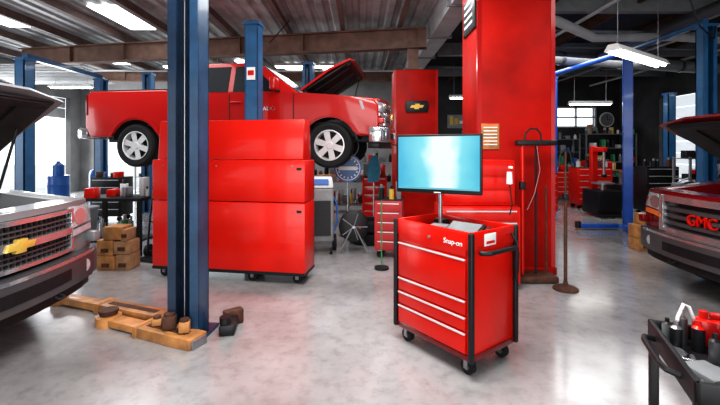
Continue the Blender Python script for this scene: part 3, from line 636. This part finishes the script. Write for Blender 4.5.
# ------------------------------------------------------------ lamps
def fixture(name,p,q,n=2,em=TUBE):
    p=Vector(p);q=Vector(q);d=q-p;b=B(); L=d.length
    b.prism([(-.12,0),(.12,0),(.06,.09),(-.06,.09)],'yz',0,L,WHT)
    for i in range(n): yy=(-.05,.05)[i] if n==2 else 0; b.cyl((.04,yy,-.015),(L-.04,yy,-.015),.022,em,seg=12)
    for x in (.15,L-.15): b.cyl((x,0,.09),(x,0,4.6-p.z),.006,STEEL,seg=6)
    return b.obj(name,p,math.atan2(d.y,d.x))
fixture('fluorescent_lamp',(3.55,5.62,3.05),(4.98,6.6,3.05))
fixture('fluorescent_lamp',(6.6,12.6,3.1),(7.9,12.6,3.1)); fixture('fluorescent_lamp',(-2.6,12.2,4.2),(-.7,12.2,4.2)); fixture('fluorescent_lamp',(-6.0,12.2,4.2),(-4.2,12.2,4.2))
fixture('fluorescent_lamp',(-9.6,12.4,3.6),(-8.3,12.4,3.6)); fixture('fluorescent_lamp',(8.6,9.2,3.4),(10.2,9.2,3.4)); fixture('fluorescent_lamp',(3.0,13.4,3.4),(4.6,13.4,3.4))
b=B()
for x,y in ((-5.3,8.2),(-8.1,8.0),(-3.85,13.2),(-8.1,12.2),(-2.4,13.9),(-1.05,13.9)): b.bb(x-.3,x+.3,y,y+1.6,4.595,4.615,SKYL)
b.obj('skylight_panels')
b=B()
b.tube([(4.9,6.0,4.6),(4.95,6.0,3.9),(5.1,6.0,3.5),(5.4,6.1,3.35),(5.6,6.3,3.6)],.012,BLK)
b.tube([(-2.3,8.8,4.5),(-2.2,8.7,4.0),(-1.9,8.4,3.9),(-1.5,8.5,4.4)],.012,BLK)
b.obj('hanging_cables')
b=B(); b.cyl((-11.4,12.9,4.2),(1.4,12.9,4.2),.03,LGRY)
for i in range(14): b.cyl((-11.3,11.2+i*.13,4.05-.02*i),(-7.9,11.2+i*.13,4.05-.02*i),.02,LGRY,seg=8)
b.obj('conduit_pipes')

# ------------------------------------------------------------ foreground service cart
b=B(); WX,DY,ZT=.62,.56,.78
b.bb(0,WX,0,DY,ZT,ZT+.015,BLK,b=.006)
for (x0,x1,y0,y1) in ((0,WX,0,.022),(0,WX,DY-.022,DY),(0,.022,0,DY),(WX-.022,WX,0,DY)): b.bb(x0,x1,y0,y1,ZT-.01,ZT+.08,BLK,b=.007)
b.bb(0,WX,0,DY,.25,.27,BLK,b=.008); b.bb(0,WX,0,.02,.25,.33,BLK); b.bb(0,WX,DY-.02,DY,.25,.33,BLK)
for x in (.02,WX-.02):
    for y in (.02,DY-.02): b.bb(x-.018,x+.018,y-.018,y+.018,.08,ZT,BLK,b=.006); b.cyl((x,y-.015,.04),(x,y+.015,.04),.04,RUB)
b.tube([(0,.14,ZT+.03),(-.04,.15,ZT+.04),(-.05,.19,ZT+.04),(-.05,.40,ZT+.04),(-.04,.44,ZT+.04),(0,.45,ZT+.03)],.012,BLK)
zt=ZT+.015
def can(x,y,r,h,m,m2): b.cyl((x,y,zt),(x,y,zt+h*.75),r,m,seg=18); b.cyl((x,y,zt+h*.75),(x,y,zt+h*.83),r,m2,r2=r*.5,seg=18); b.cyl((x,y,zt+h*.83),(x,y,zt+h),r*.45,m2,seg=12)
can(.07,.42,.022,.12,BLK,STEEL); can(.11,.49,.022,.15,DCHR,STEEL); can(.06,.50,.020,.10,GRY,BLK); can(.15,.43,.024,.13,BLK,RED); can(.235,.36,.032,.20,BLP,WHT); can(.34,.3,.032,.2,BLP,WHT); can(.17,.33,.020,.12,DCHR,BLK)
b.box((.22,.50,zt+.06),(.13,.07,.12),RED,b=.02); b.cyl((.19,.50,zt+.11),(.19,.50,zt+.15),.016,RED); b.box((.24,.50,zt+.135),(.06,.02,.025),RED,b=.008)
b.tube([(.16,.5,zt+.1),(.14,.5,zt+.16),(.12,.5,zt+.17),(.09,.47,zt+.12),(.08,.46,zt+.05)],.007,WHT)
b.box((.10,.18,zt+.02),(.11,.14,.035),GRY,(0,0,.5),b=.008); b.cyl((.05,.3,zt+.012),(.2,.24,zt+.012),.009,CHR); b.cyl((.06,.1,zt+.01),(.10,.34,zt+.01),.009,STEEL); b.box((.2,.12,zt+.03),(.1,.14,.06),CARD,(0,0,-.2),b=.005); b.lathe([(.035,0),(.04,.012),(.03,.02)],(.05,.36,zt),(0,0,1),STEEL,18)
b.obj('service_cart',(1.14,1.36,0),R(-22))

# ------------------------------------------------------------ lights
def area(name,loc,rot,sx,sy,e,c=(1,1,1)):
    l=bpy.data.lights.new(name,'AREA'); l.shape='RECTANGLE'; l.size=sx; l.size_y=sy; l.energy=e; l.color=c
    o=bpy.data.objects.new(name,l); o.location=loc; o.rotation_euler=rot; sc.collection.objects.link(o)
area('daylight_fill_front',(0,-3.8,2.0),(R(90),0,0),6,3.6,250,(1,.985,.96))  # added area light simulating daylight from an unseen doorway behind the camera
area('ceiling_fill_bay_1',(-.1,2.4,4.3),(0,0,0),2.2,1.4,250,(1,.985,.96))  # added area fills to light the interior, no fixtures modelled for them
area('ceiling_fill_bay_2',(-4.5,6.5,4.3),(0,0,0),3,3,120)
area('ceiling_fill_bay_3',(.3,6.3,4.35),(0,0,0),1.8,2,90)
area('ceiling_fill_bay_4',(4.5,3.0,4.3),(0,0,0),2.5,2.0,70)
area('ceiling_fill_bay_5',(6,10,4.0),(0,0,0),3,2.5,150)
area('ceiling_fill_bay_6',(-2.5,11.2,4.1),(0,0,0),5,2,140)
area('daylight_left_door',(-11.2,13.7,2),(0,R(-90),0),3.5,4,380,(.95,.98,1))
area('daylight_fill_left_unseen',(-11.2,6,2),(0,R(-90),0),3.5,4.5,170,(.95,.98,1))  # added daylight fill at the unseen left wall opening
w=bpy.data.worlds.new('sky'); sc.world=w; w.use_nodes=True
w.node_tree.nodes['Background'].inputs[0].default_value=(.9,.96,1,1); w.node_tree.nodes['Background'].inputs[1].default_value=1.8

cam=bpy.data.cameras.new('camera'); co=bpy.data.objects.new('camera',cam); sc.collection.objects.link(co)
cam.sensor_width=36; cam.lens=20; cam.shift_y=-52.5/720; cam.clip_start=.05
co.location=(0,0,1.65); co.rotation_euler=(R(90),0,0); sc.camera=co
